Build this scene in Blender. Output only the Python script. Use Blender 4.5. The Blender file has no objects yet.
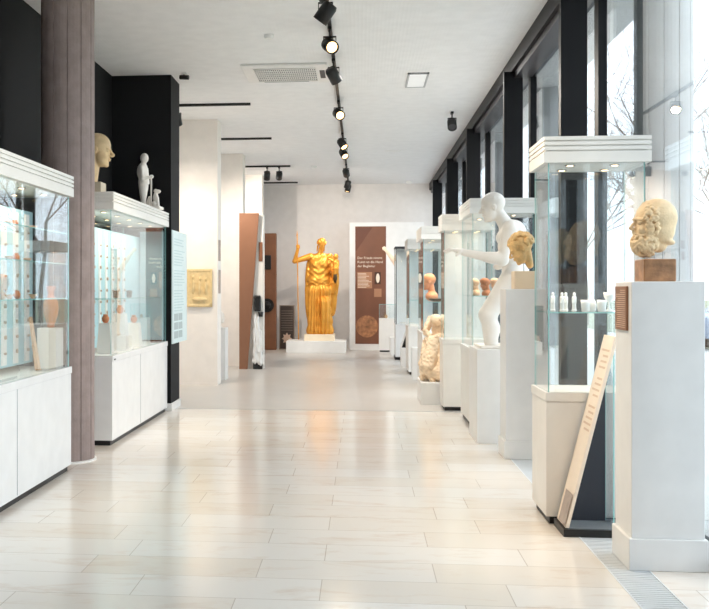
import bpy, bmesh, math, random
import numpy as np
from mathutils import Vector, Matrix, Euler, noise
C = bpy.context.scene.collection
sc = bpy.context.scene
random.seed(4)

# ------------------------------------------------------------ camera
YAW = math.atan(.1)
cd = bpy.data.cameras.new('camera'); cam = bpy.data.objects.new('camera', cd); C.objects.link(cam)
cam.location = (0, 0, 1.5); cam.rotation_euler = (math.pi/2, 0, YAW)
cd.sensor_width = 36; cd.lens = 36*1000/709
cd.shift_x = (354.5-261)/709; cd.shift_y = -15.5/709
cd.clip_start = .05; cd.clip_end = 500
sc.camera = cam

# ------------------------------------------------------------ world, lights, exposure
w = bpy.data.worlds.new('overcast_sky'); sc.world = w; w.use_nodes = True
bg = w.node_tree.nodes['Background']
bg.inputs[0].default_value = (.86, .93, 1.0, 1); bg.inputs[1].default_value = 2.45
sc.view_settings.view_transform = 'Standard'; sc.view_settings.look = 'None'
sc.view_settings.gamma = 1; sc.view_settings.exposure = 0.55
sc.view_settings.use_curve_mapping = False
sc.cycles.transparent_max_bounces = 40
sc.cycles.max_bounces = 9; sc.cycles.diffuse_bounces = 5; sc.cycles.glossy_bounces = 5
sc.cycles.sample_clamp_indirect = 6
sc.cycles.caustics_reflective = False; sc.cycles.caustics_refractive = False

SPOT_W = 120.0      # watts of one track spotlight
CASE_W = 3.5       # watts of one display-case downlight

def aim(o, src, dst):
    o.rotation_euler = (Vector(dst)-Vector(src)).to_track_quat('-Z', 'Y').to_euler()

# ------------------------------------------------------------ materials
def lin(c):
    return tuple((v/255/12.92 if v/255 <= .04045 else ((v/255+.055)/1.055)**2.4) for v in c) + (1,)
MATS = {}
def mat(name, col=(200,200,200), rough=.5, metal=0, bump=0, bscale=20, var=0, vscale=6, emit=None, es=1, coat=0, spec=None):
    if name in MATS: return MATS[name]
    m = bpy.data.materials.new(name); m.use_nodes = True; nt = m.node_tree; b = nt.nodes['Principled BSDF']
    b.inputs['Base Color'].default_value = lin(col); b.inputs['Roughness'].default_value = rough
    b.inputs['Metallic'].default_value = metal
    if coat: b.inputs['Coat Weight'].default_value = coat; b.inputs['Coat Roughness'].default_value = .05
    if spec is not None: b.inputs['Specular IOR Level'].default_value = spec
    tc = nt.nodes.new('ShaderNodeTexCoord')
    nz = nt.nodes.new('ShaderNodeTexNoise'); nz.inputs['Scale'].default_value = vscale; nz.inputs['Detail'].default_value = 5
    nt.links.new(tc.outputs['Object'], nz.inputs['Vector'])
    mp = nt.nodes.new('ShaderNodeMix'); mp.data_type = 'RGBA'
    c = lin(col); v = var if var else .03
    mp.inputs['A'].default_value = (c[0]*(1-v), c[1]*(1-v), c[2]*(1-v), 1)
    mp.inputs['B'].default_value = (min(1,c[0]*(1+v)), min(1,c[1]*(1+v)), min(1,c[2]*(1+v)), 1)
    rp = nt.nodes.new('ShaderNodeMapRange'); rp.inputs['From Min'].default_value = .3; rp.inputs['From Max'].default_value = .7
    nt.links.new(nz.outputs['Fac'], rp.inputs['Value']); nt.links.new(rp.outputs['Result'], mp.inputs['Factor'])
    nt.links.new(mp.outputs['Result'], b.inputs['Base Color'])
    if bump:
        n2 = nt.nodes.new('ShaderNodeTexNoise'); n2.inputs['Scale'].default_value = bscale; n2.inputs['Detail'].default_value = 6
        nt.links.new(tc.outputs['Object'], n2.inputs['Vector'])
        bp = nt.nodes.new('ShaderNodeBump'); bp.inputs['Strength'].default_value = bump; bp.inputs['Distance'].default_value = .01
        nt.links.new(n2.outputs['Fac'], bp.inputs['Height']); nt.links.new(bp.outputs['Normal'], b.inputs['Normal'])
    if emit:
        b.inputs['Emission Color'].default_value = lin(emit); b.inputs['Emission Strength'].default_value = es
    MATS[name] = m; return m

def glass_mat(name, tint, ior=1.5, refl=1.0):
    m = bpy.data.materials.new(name); m.use_nodes = True; nt = m.node_tree; nt.nodes.clear()
    out = nt.nodes.new('ShaderNodeOutputMaterial'); mx = nt.nodes.new('ShaderNodeMixShader')
    tr = nt.nodes.new('ShaderNodeBsdfTransparent'); tr.inputs[0].default_value = tint
    gl = nt.nodes.new('ShaderNodeBsdfGlossy'); gl.inputs['Roughness'].default_value = 0.0
    gl.inputs['Color'].default_value = (refl, refl, refl, 1)
    # two-sided Fresnel (independent of which way the face points)
    geo = nt.nodes.new('ShaderNodeNewGeometry'); dot = nt.nodes.new('ShaderNodeVectorMath'); dot.operation = 'DOT_PRODUCT'
    nt.links.new(geo.outputs['Normal'], dot.inputs[0]); nt.links.new(geo.outputs['Incoming'], dot.inputs[1])
    ab = nt.nodes.new('ShaderNodeMath'); ab.operation = 'ABSOLUTE'; nt.links.new(dot.outputs['Value'], ab.inputs[0])
    su = nt.nodes.new('ShaderNodeMath'); su.operation = 'SUBTRACT'; su.inputs[0].default_value = 1; nt.links.new(ab.outputs[0], su.inputs[1])
    pw = nt.nodes.new('ShaderNodeMath'); pw.operation = 'POWER'; pw.inputs[1].default_value = 5; nt.links.new(su.outputs[0], pw.inputs[0])
    r0 = ((ior-1)/(ior+1))**2
    ma = nt.nodes.new('ShaderNodeMath'); ma.operation = 'MULTIPLY_ADD'; ma.inputs[1].default_value = 1-r0; ma.inputs[2].default_value = r0
    nt.links.new(pw.outputs[0], ma.inputs[0]); nt.links.new(ma.outputs[0], mx.inputs[0])
    nt.links.new(tr.outputs[0], mx.inputs[1]); nt.links.new(gl.outputs[0], mx.inputs[2]); nt.links.new(mx.outputs[0], out.inputs[0])
    MATS[name] = m; return m

WHITE = mat('white_paint', (236,235,233), .35)
WHITEG = mat('white_lacquer', (238,238,238), .22)
CREAMW = mat('cream_lacquer', (234,230,224), .35)
CROWN = mat('ribbed_white_panel', (232,230,225), .4)
CEIL = mat('ceiling_paint', (241,240,240), .8)
WALL = mat('wall_plaster', (232,228,226), .8, bump=.05, bscale=60)
WARMWALL = mat('partition_plaster', (241,234,227), .75, bump=.05, bscale=60)
BLACK = mat('black_wall_paint', (20,20,22), .7, spec=.25)
BLACKM = mat('black_metal', (22,21,22), .45)
FRAME = mat('window_frame_metal', (13,12,15), .5, spec=.25)
DARKG = mat('dark_grey_metal', (60,60,64), .5)
GREYT = mat('grey_tray', (120,124,128), .4)
BROWN = mat('brown_laminate', (142,98,72), .5, var=.06, vscale=3)
BROWN2 = mat('walnut_laminate', (136,88,60), .5, var=.12, vscale=5)
POSTER = mat('brown_poster_print', (122,76,54), .5, var=.12, vscale=2)
POSTERL = mat('tan_poster_print', (178,128,96), .5)
CREAM = mat('cream_print', (246,230,212), .5)
GOLD = mat('gilded_plaster', (226,158,62), .34, metal=.5, var=.12, vscale=5, bump=.15, bscale=30)
PLASTER = mat('white_plaster_cast', (238,232,224), .5, var=.04, bump=.08, bscale=40)
MARBLE = mat('weathered_marble', (236,208,166), .55, var=.12, vscale=14, bump=.2, bscale=70)
YMARBLE = mat('honey_stone', (226,186,126), .6, var=.2, vscale=16, bump=.4, bscale=80)
TANHEAD = mat('tan_marble', (214,188,146), .5, var=.12, vscale=10, bump=.2, bscale=50)
GSTONE = mat('grey_stone', (186,176,158), .6, var=.08, bump=.2)
BLOCK = mat('brown_stone_block', (164,120,84), .35, var=.35, vscale=18, bump=.25, bscale=60)
TERRA = mat('terracotta', (196,120,74), .6, var=.15, vscale=20)
TERRA2 = mat('pale_clay', (214,176,140), .6, var=.12, vscale=20)
BRONZE = mat('dark_bronze', (84,66,46), .4, metal=.6)
TEALP = mat('pale_blue_panel', (166,202,212), .45)
TEALL = mat('pale_teal_print', (212,230,232), .35)
GREYP = mat('grey_print', (128,136,140), .5)
STONEY = mat('yellow_relief_stone', (226,200,150), .6, var=.08, vscale=20, bump=.4, bscale=60)
METAL = mat('brushed_steel', (170,172,175), .3, metal=.9)
LAMP = mat('lamp_glow', (255,214,160), .5, emit=(255,206,140), es=3)
LAMPS = mat('downlight_glow', (255,225,180), .5, emit=(255,214,160), es=5)
PANELL = mat('light_panel_diffuser', (245,245,245), .5, emit=(250,250,250), es=.12)
BARK = mat('tree_bark', (122,110,100), .9, var=.2)
PAVE = mat('outdoor_paving', (214,212,208), .8, var=.06)
GRASS = mat('winter_grass', (150,156,132), .9, var=.15)
CONC2 = mat('pale_exterior_concrete', (196,196,196), .8, var=.06)
GLASS = glass_mat('display_glass', (.975,.99,.99,1))
WGLASS = glass_mat('window_glass', (.905,.938,.955,1), 1.65)
EDGE = mat('glass_edge', (150,206,204), .15)
CARP = mat('car_paint', (120,140,165), .2, coat=.8)
RUBBER = mat('rubber', (30,30,32), .8)
CARG = mat('car_window', (40,50,60), .1)
CONC = mat('column_concrete', (150,134,130), .75, var=.12, vscale=9, bump=.25, bscale=40)

def floor_mat():
    m = bpy.data.materials.new('limestone_tiles'); m.use_nodes = True; nt = m.node_tree; b = nt.nodes['Principled BSDF']
    N = nt.nodes.new; L = nt.links.new
    tc = N('ShaderNodeTexCoord'); br = N('ShaderNodeTexBrick'); br.inputs['Scale'].default_value = 1
    br.inputs['Brick Width'].default_value = .93; br.inputs['Row Height'].default_value = .355; br.inputs['Mortar Size'].default_value = .0028
    br.inputs['Mortar Smooth'].default_value = .2; br.offset = .37; br.offset_frequency = 2; br.squash = 1.18; br.squash_frequency = 3
    br.inputs['Color1'].default_value = lin((236,230,223)); br.inputs['Color2'].default_value = lin((228,217,204)); br.inputs['Mortar'].default_value = lin((196,184,170))
    br.inputs['Bias'].default_value = -.15
    mpn = N('ShaderNodeMapping'); mpn.inputs['Location'].default_value = (.2,-.20,0)
    L(tc.outputs['Object'], mpn.inputs['Vector']); L(mpn.outputs[0], br.inputs['Vector'])
    n1 = N('ShaderNodeTexNoise'); n1.inputs['Scale'].default_value = 2.2; n1.inputs['Detail'].default_value = 8; n1.inputs['Roughness'].default_value = .68; n1.inputs['Distortion'].default_value = .6
    mp2 = N('ShaderNodeMapping'); mp2.inputs['Scale'].default_value = (1,3.2,1); L(tc.outputs['Object'], mp2.inputs['Vector']); L(mp2.outputs[0], n1.inputs['Vector'])
    r = N('ShaderNodeMapRange'); r.inputs['From Min'].default_value = .53; r.inputs['From Max'].default_value = .76; r.inputs['To Max'].default_value = .5; L(n1.outputs['Fac'], r.inputs['Value'])
    mx = N('ShaderNodeMix'); mx.data_type = 'RGBA'; mx.inputs['B'].default_value = lin((196,160,126)); L(br.outputs['Color'], mx.inputs['A']); L(r.outputs['Result'], mx.inputs['Factor'])
    L(mx.outputs['Result'], b.inputs['Base Color'])
    r2 = N('ShaderNodeMapRange'); r2.inputs['To Min'].default_value = .10; r2.inputs['To Max'].default_value = .2; L(n1.outputs['Fac'], r2.inputs['Value']); L(r2.outputs['Result'], b.inputs['Roughness'])
    bp = N('ShaderNodeBump'); bp.inputs['Strength'].default_value = .12; bp.inputs['Distance'].default_value = .002; bp.invert = True
    L(br.outputs['Fac'], bp.inputs['Height']); L(bp.outputs[0], b.inputs['Normal'])
    b.inputs['Specular IOR Level'].default_value = .65
    return m
FLOOR = floor_mat()
FLOOR2 = mat('grey_screed', (206,200,193), .28, var=.03, vscale=2)
def ceil_mat():
    m = CEIL; nt = m.node_tree; b = nt.nodes['Principled BSDF']
    tc = nt.nodes.new('ShaderNodeTexCoord'); v = nt.nodes.new('ShaderNodeTexVoronoi'); v.inputs['Scale'].default_value = 26; v.inputs['Randomness'].default_value = 0
    nt.links.new(tc.outputs['Object'], v.inputs['Vector'])
    bp = nt.nodes.new('ShaderNodeBump'); bp.inputs['Strength'].default_value = .35; bp.inputs['Distance'].default_value = .01
    nt.links.new(v.outputs['Distance'], bp.inputs['Height']); nt.links.new(bp.outputs[0], b.inputs['Normal'])
ceil_mat()

# ------------------------------------------------------------ mesh helpers
def bx(bm, x0, x1, y0, y1, z0, z1, mi=0):
    v = [bm.verts.new(p) for p in ((x0,y0,z0),(x1,y0,z0),(x1,y1,z0),(x0,y1,z0),(x0,y0,z1),(x1,y0,z1),(x1,y1,z1),(x0,y1,z1))]
    fs = []
    for q in ((3,2,1,0),(4,5,6,7),(0,1,5,4),(1,2,6,5),(2,3,7,6),(3,0,4,7)):
        f = bm.faces.new([v[i] for i in q]); f.material_index = mi; fs.append(f)
    return fs
def box(*a): bm = bmesh.new(); bx(bm, *a); return bm
def bevel(bm, r, seg=2):
    bmesh.ops.bevel(bm, geom=bm.edges[:], offset=r, segments=seg, affect='EDGES', profile=.5); return bm
def prism(bm, poly, y0, y1):            # poly in (x,z), extruded along y
    a = [bm.verts.new((p[0], y0, p[1])) for p in poly]; b = [bm.verts.new((p[0], y1, p[1])) for p in poly]; n = len(poly)
    bm.faces.new(a); bm.faces.new(b[::-1])
    for i in range(n): bm.faces.new((a[i], b[i], b[(i+1)%n], a[(i+1)%n]))
    bmesh.ops.recalc_face_normals(bm, faces=bm.faces[:]); return bm
def tube(bm, a, b, r0, r1=None, n=12):
    a = Vector(a); b = Vector(b); r1 = r0 if r1 is None else r1
    q = (b-a).to_track_quat('Z', 'Y').to_matrix()
    A = []; B = []
    for i in range(n):
        t = 2*math.pi*i/n; d = q @ Vector((math.cos(t), math.sin(t), 0))
        A.append(bm.verts.new(a+d*r0)); B.append(bm.verts.new(b+d*r1))
    for i in range(n): bm.faces.new((A[i], A[(i+1)%n], B[(i+1)%n], B[i]))
    bm.faces.new(A[::-1]); bm.faces.new(B); return bm
def lathe(bm, prof, cx=0, cy=0, n=20):
    rings = []
    for r, z in prof:
        rings.append([bm.verts.new((cx+max(r,.0005)*math.cos(2*math.pi*i/n), cy+max(r,.0005)*math.sin(2*math.pi*i/n), z)) for i in range(n)])
    for a, b in zip(rings, rings[1:]):
        for i in range(n): bm.faces.new((a[i], a[(i+1)%n], b[(i+1)%n], b[i]))
    bm.faces.new(rings[0][::-1]); bm.faces.new(rings[-1]); return bm
def obj(name, bm, m, parent=None, smooth=False, label=None, loc=None):
    me = bpy.data.meshes.new(name); bm.to_mesh(me); bm.free()
    o = bpy.data.objects.new(name, me); C.objects.link(o)
    for q in (m if isinstance(m, (list, tuple)) else [m]): me.materials.append(q)
    if smooth:
        for p in me.polygons: p.use_smooth = True
    if parent: o.parent = parent
    if label: o['label'] = label
    if loc: o.location = loc
    return o
def tag(o, label, cat, group=None):
    o['label'] = label; o['category'] = cat
    if group: o['group'] = group
    return o
def thing(name, label, cat, loc=(0,0,0), rz=0, group=None):
    o = bpy.data.objects.new(name, None); C.objects.link(o); o.location = loc; o.rotation_euler = (0,0,rz); o.empty_display_size = .1
    return tag(o, label, cat, group)
def struct(name, bm, m, parent=None):
    o = obj(name, bm, m, parent)
    if not parent: o['kind'] = 'structure'
    return o
def text_mesh(name, s, size, m, parent, loc, rot, ext=.002):
    cu = bpy.data.curves.new('t', 'FONT'); cu.body = s; cu.size = size; cu.extrude = ext; cu.resolution_u = 2
    t = bpy.data.objects.new('t', cu); C.objects.link(t)
    me = bpy.data.meshes.new_from_object(t); bpy.data.objects.remove(t)
    o = bpy.data.objects.new(name, me); C.objects.link(o); me.materials.clear(); me.materials.append(m)
    o.parent = parent; o.location = loc; o.rotation_euler = rot; return o

# ------------------------------------------------------------ sculpting: smooth-union field meshed with surface nets
class Clay:
    def __init__(s): s.e = []; s.M = Matrix.Identity(4); s.sc = 1; s.kd = None
    def at(s, loc, rot=(0,0,0), scale=1):
        s.M = Matrix.Translation(loc) @ Euler(rot).to_matrix().to_4x4() @ Matrix.Scale(scale, 4); s.sc = scale; return s
    def ell(s, c, r, rot=(0,0,0), sign=1, k=None):
        R = s.M.to_3x3().normalized() @ Euler(rot).to_matrix()
        s.e.append(('e', s.M @ Vector(c), np.array(r)*s.sc, np.array(R), sign, s.kd if k is None else k)); return s
    def cap(s, a, b, r0, r1=None, sign=1, k=None):
        s.e.append(('c', s.M @ Vector(a), s.M @ Vector(b), r0*s.sc, (r0 if r1 is None else r1)*s.sc, sign, s.kd if k is None else k)); return s
    def field(s, P, k0):
        d = np.full(P.shape[1:], 10.0)
        for e in s.e:
            if e[0] == 'e':
                _, c, r, R, sign, k = e; rr = max(r)
                lo = np.array(c)-rr; hi = np.array(c)+rr
            else:
                _, a, b, r0, r1, sign, k = e; rr = max(r0, r1)
                lo = np.minimum(a, b)-rr; hi = np.maximum(a, b)+rr
            k = k0 if k is None else k
            mg = max(.05, k*2); sl = []
            for ax in range(3):
                i0 = int(max(0, (lo[ax]-mg-s.o[ax])/s.h)); i1 = int(min(P.shape[ax+1], (hi[ax]+mg-s.o[ax])/s.h+2)); sl.append(slice(i0, max(i0, i1)))
            sl = tuple(sl); Q = P[(slice(None),)+sl]
            if Q.size == 0: continue
            if e[0] == 'e':
                q = Q-np.array(c).reshape(3,1,1,1); q = np.tensordot(R.T, q, 1)
                k0_ = np.sqrt(((q/r.reshape(3,1,1,1))**2).sum(0)); k1_ = np.sqrt(((q/(r**2).reshape(3,1,1,1))**2).sum(0))+1e-9
                dd = k0_*(k0_-1)/k1_
            else:
                A = np.array(a).reshape(3,1,1,1); B = np.array(b).reshape(3,1,1,1); BA = B-A
                t = np.clip(((Q-A)*BA).sum(0)/max(1e-9, (BA**2).sum()), 0, 1)
                dd = np.sqrt(((Q-A-BA*t)**2).sum(0))-(r0+(r1-r0)*t)
            cur = d[sl]
            if sign > 0:
                hh = np.clip(.5+.5*(cur-dd)/k, 0, 1); d[sl] = cur*(1-hh)+dd*hh-k*hh*(1-hh)
            else:
                hh = np.clip(.5-.5*(cur+dd)/k, 0, 1); d[sl] = cur*(1-hh)+(-dd)*hh+k*hh*(1-hh)
        return d
    def bm(s, h, k, mod=None, zc=None):
        s.h = h; pts = []
        for e in s.e:
            if e[4 if e[0]=='e' else 5] < 0: continue
            if e[0] == 'e': rr = max(e[2]); pts += [np.array(e[1])-rr, np.array(e[1])+rr]
            else: rr = max(e[3], e[4]); pts += [np.minimum(e[1], e[2])-rr, np.maximum(e[1], e[2])+rr]
        lo = np.min(pts, 0)-3*h-.02; hi = np.max(pts, 0)+3*h+.02; s.o = lo
        ax = [np.arange(lo[i], hi[i]+h, h) for i in range(3)]
        P = np.array(np.meshgrid(*ax, indexing='ij')); F = s.field(P, k)
        if mod is not None: F = mod(P, F)
        if zc is not None: F = np.maximum(F, zc-P[2])
        ins = F < 0; n = [a-1 for a in F.shape]
        cs = [(i,j,l) for i in (0,1) for j in (0,1) for l in (0,1)]
        cut = lambda A, i, j, l: A[i:i+n[0], j:j+n[1], l:l+n[2]]
        cnt = sum(cut(ins, *c).astype(int) for c in cs); act = (cnt > 0) & (cnt < 8)
        sx = np.zeros((3,)+tuple(n)); sw = np.zeros(tuple(n))
        for a in cs:
            for axi in range(3):
                if a[axi]: continue
                b = list(a); b[axi] = 1
                fa = cut(F, *a); fb = cut(F, *b); cr = (fa < 0) != (fb < 0)
                t = np.where(cr, fa/np.where(cr, fa-fb, 1), 0)
                for q in range(3): sx[q] += np.where(cr, a[q]+(t if q == axi else 0), 0)
                sw += cr
        idx = -np.ones(tuple(n), int); I = np.argwhere(act); idx[act] = np.arange(len(I))
        V = np.stack([(sx[q][act]/sw[act]+I[:, q])*h+lo[q] for q in range(3)], 1)
        faces = []
        for axi in range(3):
            u, v = [(1,2),(2,0),(0,1)][axi]
            sl0 = [slice(None)]*3; sl1 = [slice(None)]*3; sl0[axi] = slice(0,-1); sl1[axi] = slice(1,None)
            a = ins[tuple(sl0)]; b = ins[tuple(sl1)]
            for g in np.argwhere(a != b):
                if g[u] == 0 or g[v] == 0 or g[u] >= n[u] or g[v] >= n[v]: continue
                c = []
                for du, dv in ((-1,-1),(0,-1),(0,0),(-1,0)):
                    q = list(g); q[u] += du; q[v] += dv; c.append(idx[tuple(q)])
                if min(c) < 0: continue
                faces.append(c if a[tuple(g)] else c[::-1])
        bm = bmesh.new(); vs = [bm.verts.new(p) for p in V]
        for f in faces:
            try: bm.faces.new([vs[i] for i in f])
            except ValueError: pass
        return bm

def head(c, neck=True, ears=True, k=.03):      # unit head facing +x, chin -.5 crown +.5, uses current transform
    c.kd = .035*c.sc
    c.ell((-.05,0,.14), (.40,.325,.36)).ell((.12,0,-.12), (.24,.25,.36)).ell((.15,0,-.34), (.19,.19,.14)).ell((.27,0,-.42), (.08,.09,.065))
    c.ell((.315,0,.055), (.055,.19,.035)).cap((.35,0,.04), (.455,0,-.12), .026, .042, k=.012*c.sc*2).ell((.41,0,-.145), (.055,.065,.032), k=.01*c.sc*2)
    for s in (-1, 1):
        c.ell((.37,s*.11,-.015), (.07,.075,.04), sign=-1, k=.03*c.sc); c.ell((.295,s*.11,-.015), (.06,.062,.045), k=.01*c.sc)
        c.ell((.24,s*.14,-.15), (.09,.08,.09))
        if ears: c.ell((-.02,s*.315,-.04), (.075,.035,.115), k=.015*c.sc); c.ell((0,s*.35,-.03), (.035,.02,.065), sign=-1, k=.01*c.sc)
    c.ell((.355,0,-.232), (.045,.085,.022), k=.012*c.sc).ell((.35,0,-.28), (.045,.07,.025), k=.012*c.sc)
    c.kd = None
    if neck: c.cap((-.1,0,-.25), (-.14,0,-.72), .2, .21)
    return c

# ============================================================ THE SETTING
CZ = 4.14; YB = 25.3
struct('floor', box(-3.2, 1.31, -5, 12.39, -.1, 0), FLOOR)
struct('floor', box(1.53, 2.0, -5, 12.39, -.1, 0), FLOOR)
struct('floor', box(-3.2, 2.0, 12.39, YB+.2, -.1, 0), FLOOR2)
struct('trim_1', box(-3.1, 1.9, 12.375, 12.395, -.02, .0015), METAL)
bm = bmesh.new(); bx(bm, 1.31, 1.53, -5, 12.37, -.1, -.03)
bx(bm, 1.31, 1.318, -5, 12.37, -.03, .002); bx(bm, 1.522, 1.53, -5, 12.37, -.03, .002)
y = 4.0
while y < 12.3: bx(bm, 1.318, 1.522, y, y+.022, -.012, 0); y += .032
struct('trim_2', bm, mat('drain_grate_metal', (214,218,221), .4))
struct('ceiling', box(-3.2, 2.0, -5, YB+.2, CZ, CZ+.2), CEIL)
struct('wall_back', box(-3.2, 2.0, YB, YB+.2, 0, CZ), WALL)
struct('wall_left', box(-3.25, -3.07, -5, 12.15, 0, CZ), BLACK)
struct('wall_left', box(-3.25, -3.07, 12.72, YB, 0, CZ), WALL)
bm = box(-3.25, -2.33, 12.15, 12.72, .09, CZ); struct('wall_partition', bm, BLACK)
struct('baseboard_partition', box(-3.25, -2.315, 12.135, 12.735, 0, .09), WHITE)
for yy, xr in ((15.4, -2.22), (19.35, -2.29), (22.95, -2.27)):
    struct('wall_partition', box(-3.1, xr, yy, yy+.4, 0, CZ), WARMWALL)
struct('wall_front', box(-3.25, 2.0, -5.2, -5, 0, CZ), WALL)
# columns
def column(cx, cy, z1, m, n=12, r=.232):
    bm = bmesh.new(); ring = []
    for i in range(n):
        for da, rr in ((-15+1.2, 1.0), (-7.5, 1.004), (0, 1.006), (7.5, 1.004), (15-1.2, 1.0), (15-.6, .965), (15+.6, .965)):
            t = math.radians(i*30+da); ring.append((cx+r*rr*math.cos(t), cy+r*rr*math.sin(t)))
    a = [bm.verts.new((x, y, 0)) for x, y in ring]; b = [bm.verts.new((x, y, z1)) for x, y in ring]; q = len(ring)
    for i in range(q): bm.faces.new((a[i], a[(i+1)%q], b[(i+1)%q], b[i]))
    bm.faces.new(b)
    o = struct('column', bm, m)
    return o
column(-2.57, 8.6, CZ, CONC)
bm = bmesh.new(); lathe(bm, [(.25,0),(.25,.012),(.23,.014)], -2.57, 8.6, 40); struct('trim_3', bm, WHITE)
for yy in (8.6, 13.6, 18.6): column(2.50, yy, CZ, CONC2)
# window wall: posts, header, framed panes
posts = [-3.0, .7, 4.5, 8.35, 11.6, 15.65, 19.2, 22.95, YB-.1]
struct('trim_4', box(1.70, 2.02, -5, YB, 3.97, CZ), FRAME)
bm = bmesh.new(); bx(bm, 1.74, 1.93, -5, YB, 3.90, 3.97); struct('trim_5', bm, mat('header_rail', (48,44,48), .4))
for i, yy in enumerate(posts[:-1]):
    struct('trim_%d' % (6+i), box(1.62, 1.83, yy, yy+.09, 0, 3.97), FRAME)
for i in range(len(posts)-1):
    y0, y1 = posts[i]+.04, posts[i+1]+.04
    wn = bpy.data.objects.new('window_%d' % (i+1), None); C.objects.link(wn); wn['kind'] = 'structure'; wn.location = (1.95, y0, 0)
    bm = bmesh.new(); L = y1-y0
    bx(bm, -.04, .03, 0, .07, 0, 3.97); bx(bm, -.04, .03, L-.07, L, 0, 3.97); bx(bm, -.04, .03, .07, L-.07, 0, .08)
    obj('window_frame', bm, FRAME, wn)
    bm = bmesh.new(); v = [bm.verts.new(p) for p in ((0,.07,.08),(0,L-.07,.08),(0,L-.07,3.97),(0,.07,3.97))]; bm.faces.new(v)
    bm2 = bmesh.new(); bx(bm2, -.006, .006, .07, L-.07, .08, 3.97); bm.free()
    obj('window_pane', bm2, WGLASS, wn)
# outside
struct('ground', box(2.05, 90, -30, 140, -.2, -.06), PAVE)
struct('lawn', box(9, 90, -20, 140, -.06, -.03), GRASS)
struct('canopy', box(2.03, 2.66, -5, 60, CZ, CZ+.25), CEIL)

def tree(x, y, h, seed, label):
    rnd = random.Random(seed); bm = bmesh.new()
    def br(p, d, L, r, dep):
        n = 3; 
        for i in range(n):
            q = p+d*(L/n); tube(bm, p, q, r, r*.86, 5 if dep < 3 else 3); p = q; r *= .86
            d = (d+Vector((rnd.uniform(-1,1), rnd.uniform(-1,1), rnd.uniform(-.5,.8)))*.14).normalized()
            if dep < 5 and (i > 0 or dep > 0):
                for _ in range((2,2,2,1,1)[dep]):
                    a = Vector((rnd.uniform(-1,1), rnd.uniform(-1,1), rnd.uniform(-.1,.9))).normalized()
                    br(p, (d*.55+a*.75).normalized(), L*rnd.uniform(.55,.8), r*.6, dep+1)
    br(Vector((0,0,-.06)), Vector((0,0,1)), h*.42, h*.011, 0)
    o = obj('bare_tree', bm, BARK, loc=(x, y, 0)); return tag(o, label, 'tree', 'bare trees outside the window')
tree(7.7, 24.5, 9, 3, 'bare tree nearest behind the glass at the right edge')
tree(13.2, 36, 10, 5, 'bare tree further off behind the right-hand glass')
tree(9.6, 44, 11, 8, 'bare winter tree seen between dark post and pale outdoor column')
tree(19, 52, 12, 11, 'distant bare tree on the lawn, farthest right')
# parked car
t = thing('car', 'parked blue-grey car seen low through the glass beside the front pedestal', 'car', (10.6, 27, -.06), .2)
bm = bmesh.new(); prism(bm, [(-2.1,.3),(2.1,.3),(2.15,.75),(1.3,.9),(.75,1.38),(-.9,1.42),(-1.5,.95),(-2.15,.85)], -.85, .85); obj('body', bevel(bm, .05), CARP, t, True)
bm = bmesh.new(); prism(bm, [(1.12,.93),(.68,1.3),(-.82,1.33),(-1.3,.96)], -.87, .87); obj('side_window', bm, CARG, t)
for sx in (-1.35, 1.35):
    for sy in (-.8, .8): bm = bmesh.new(); tube(bm, (sx, sy-.1, .33), (sx, sy+.1, .33), .33, n=20); obj('wheel', bm, RUBBER, t)

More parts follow.
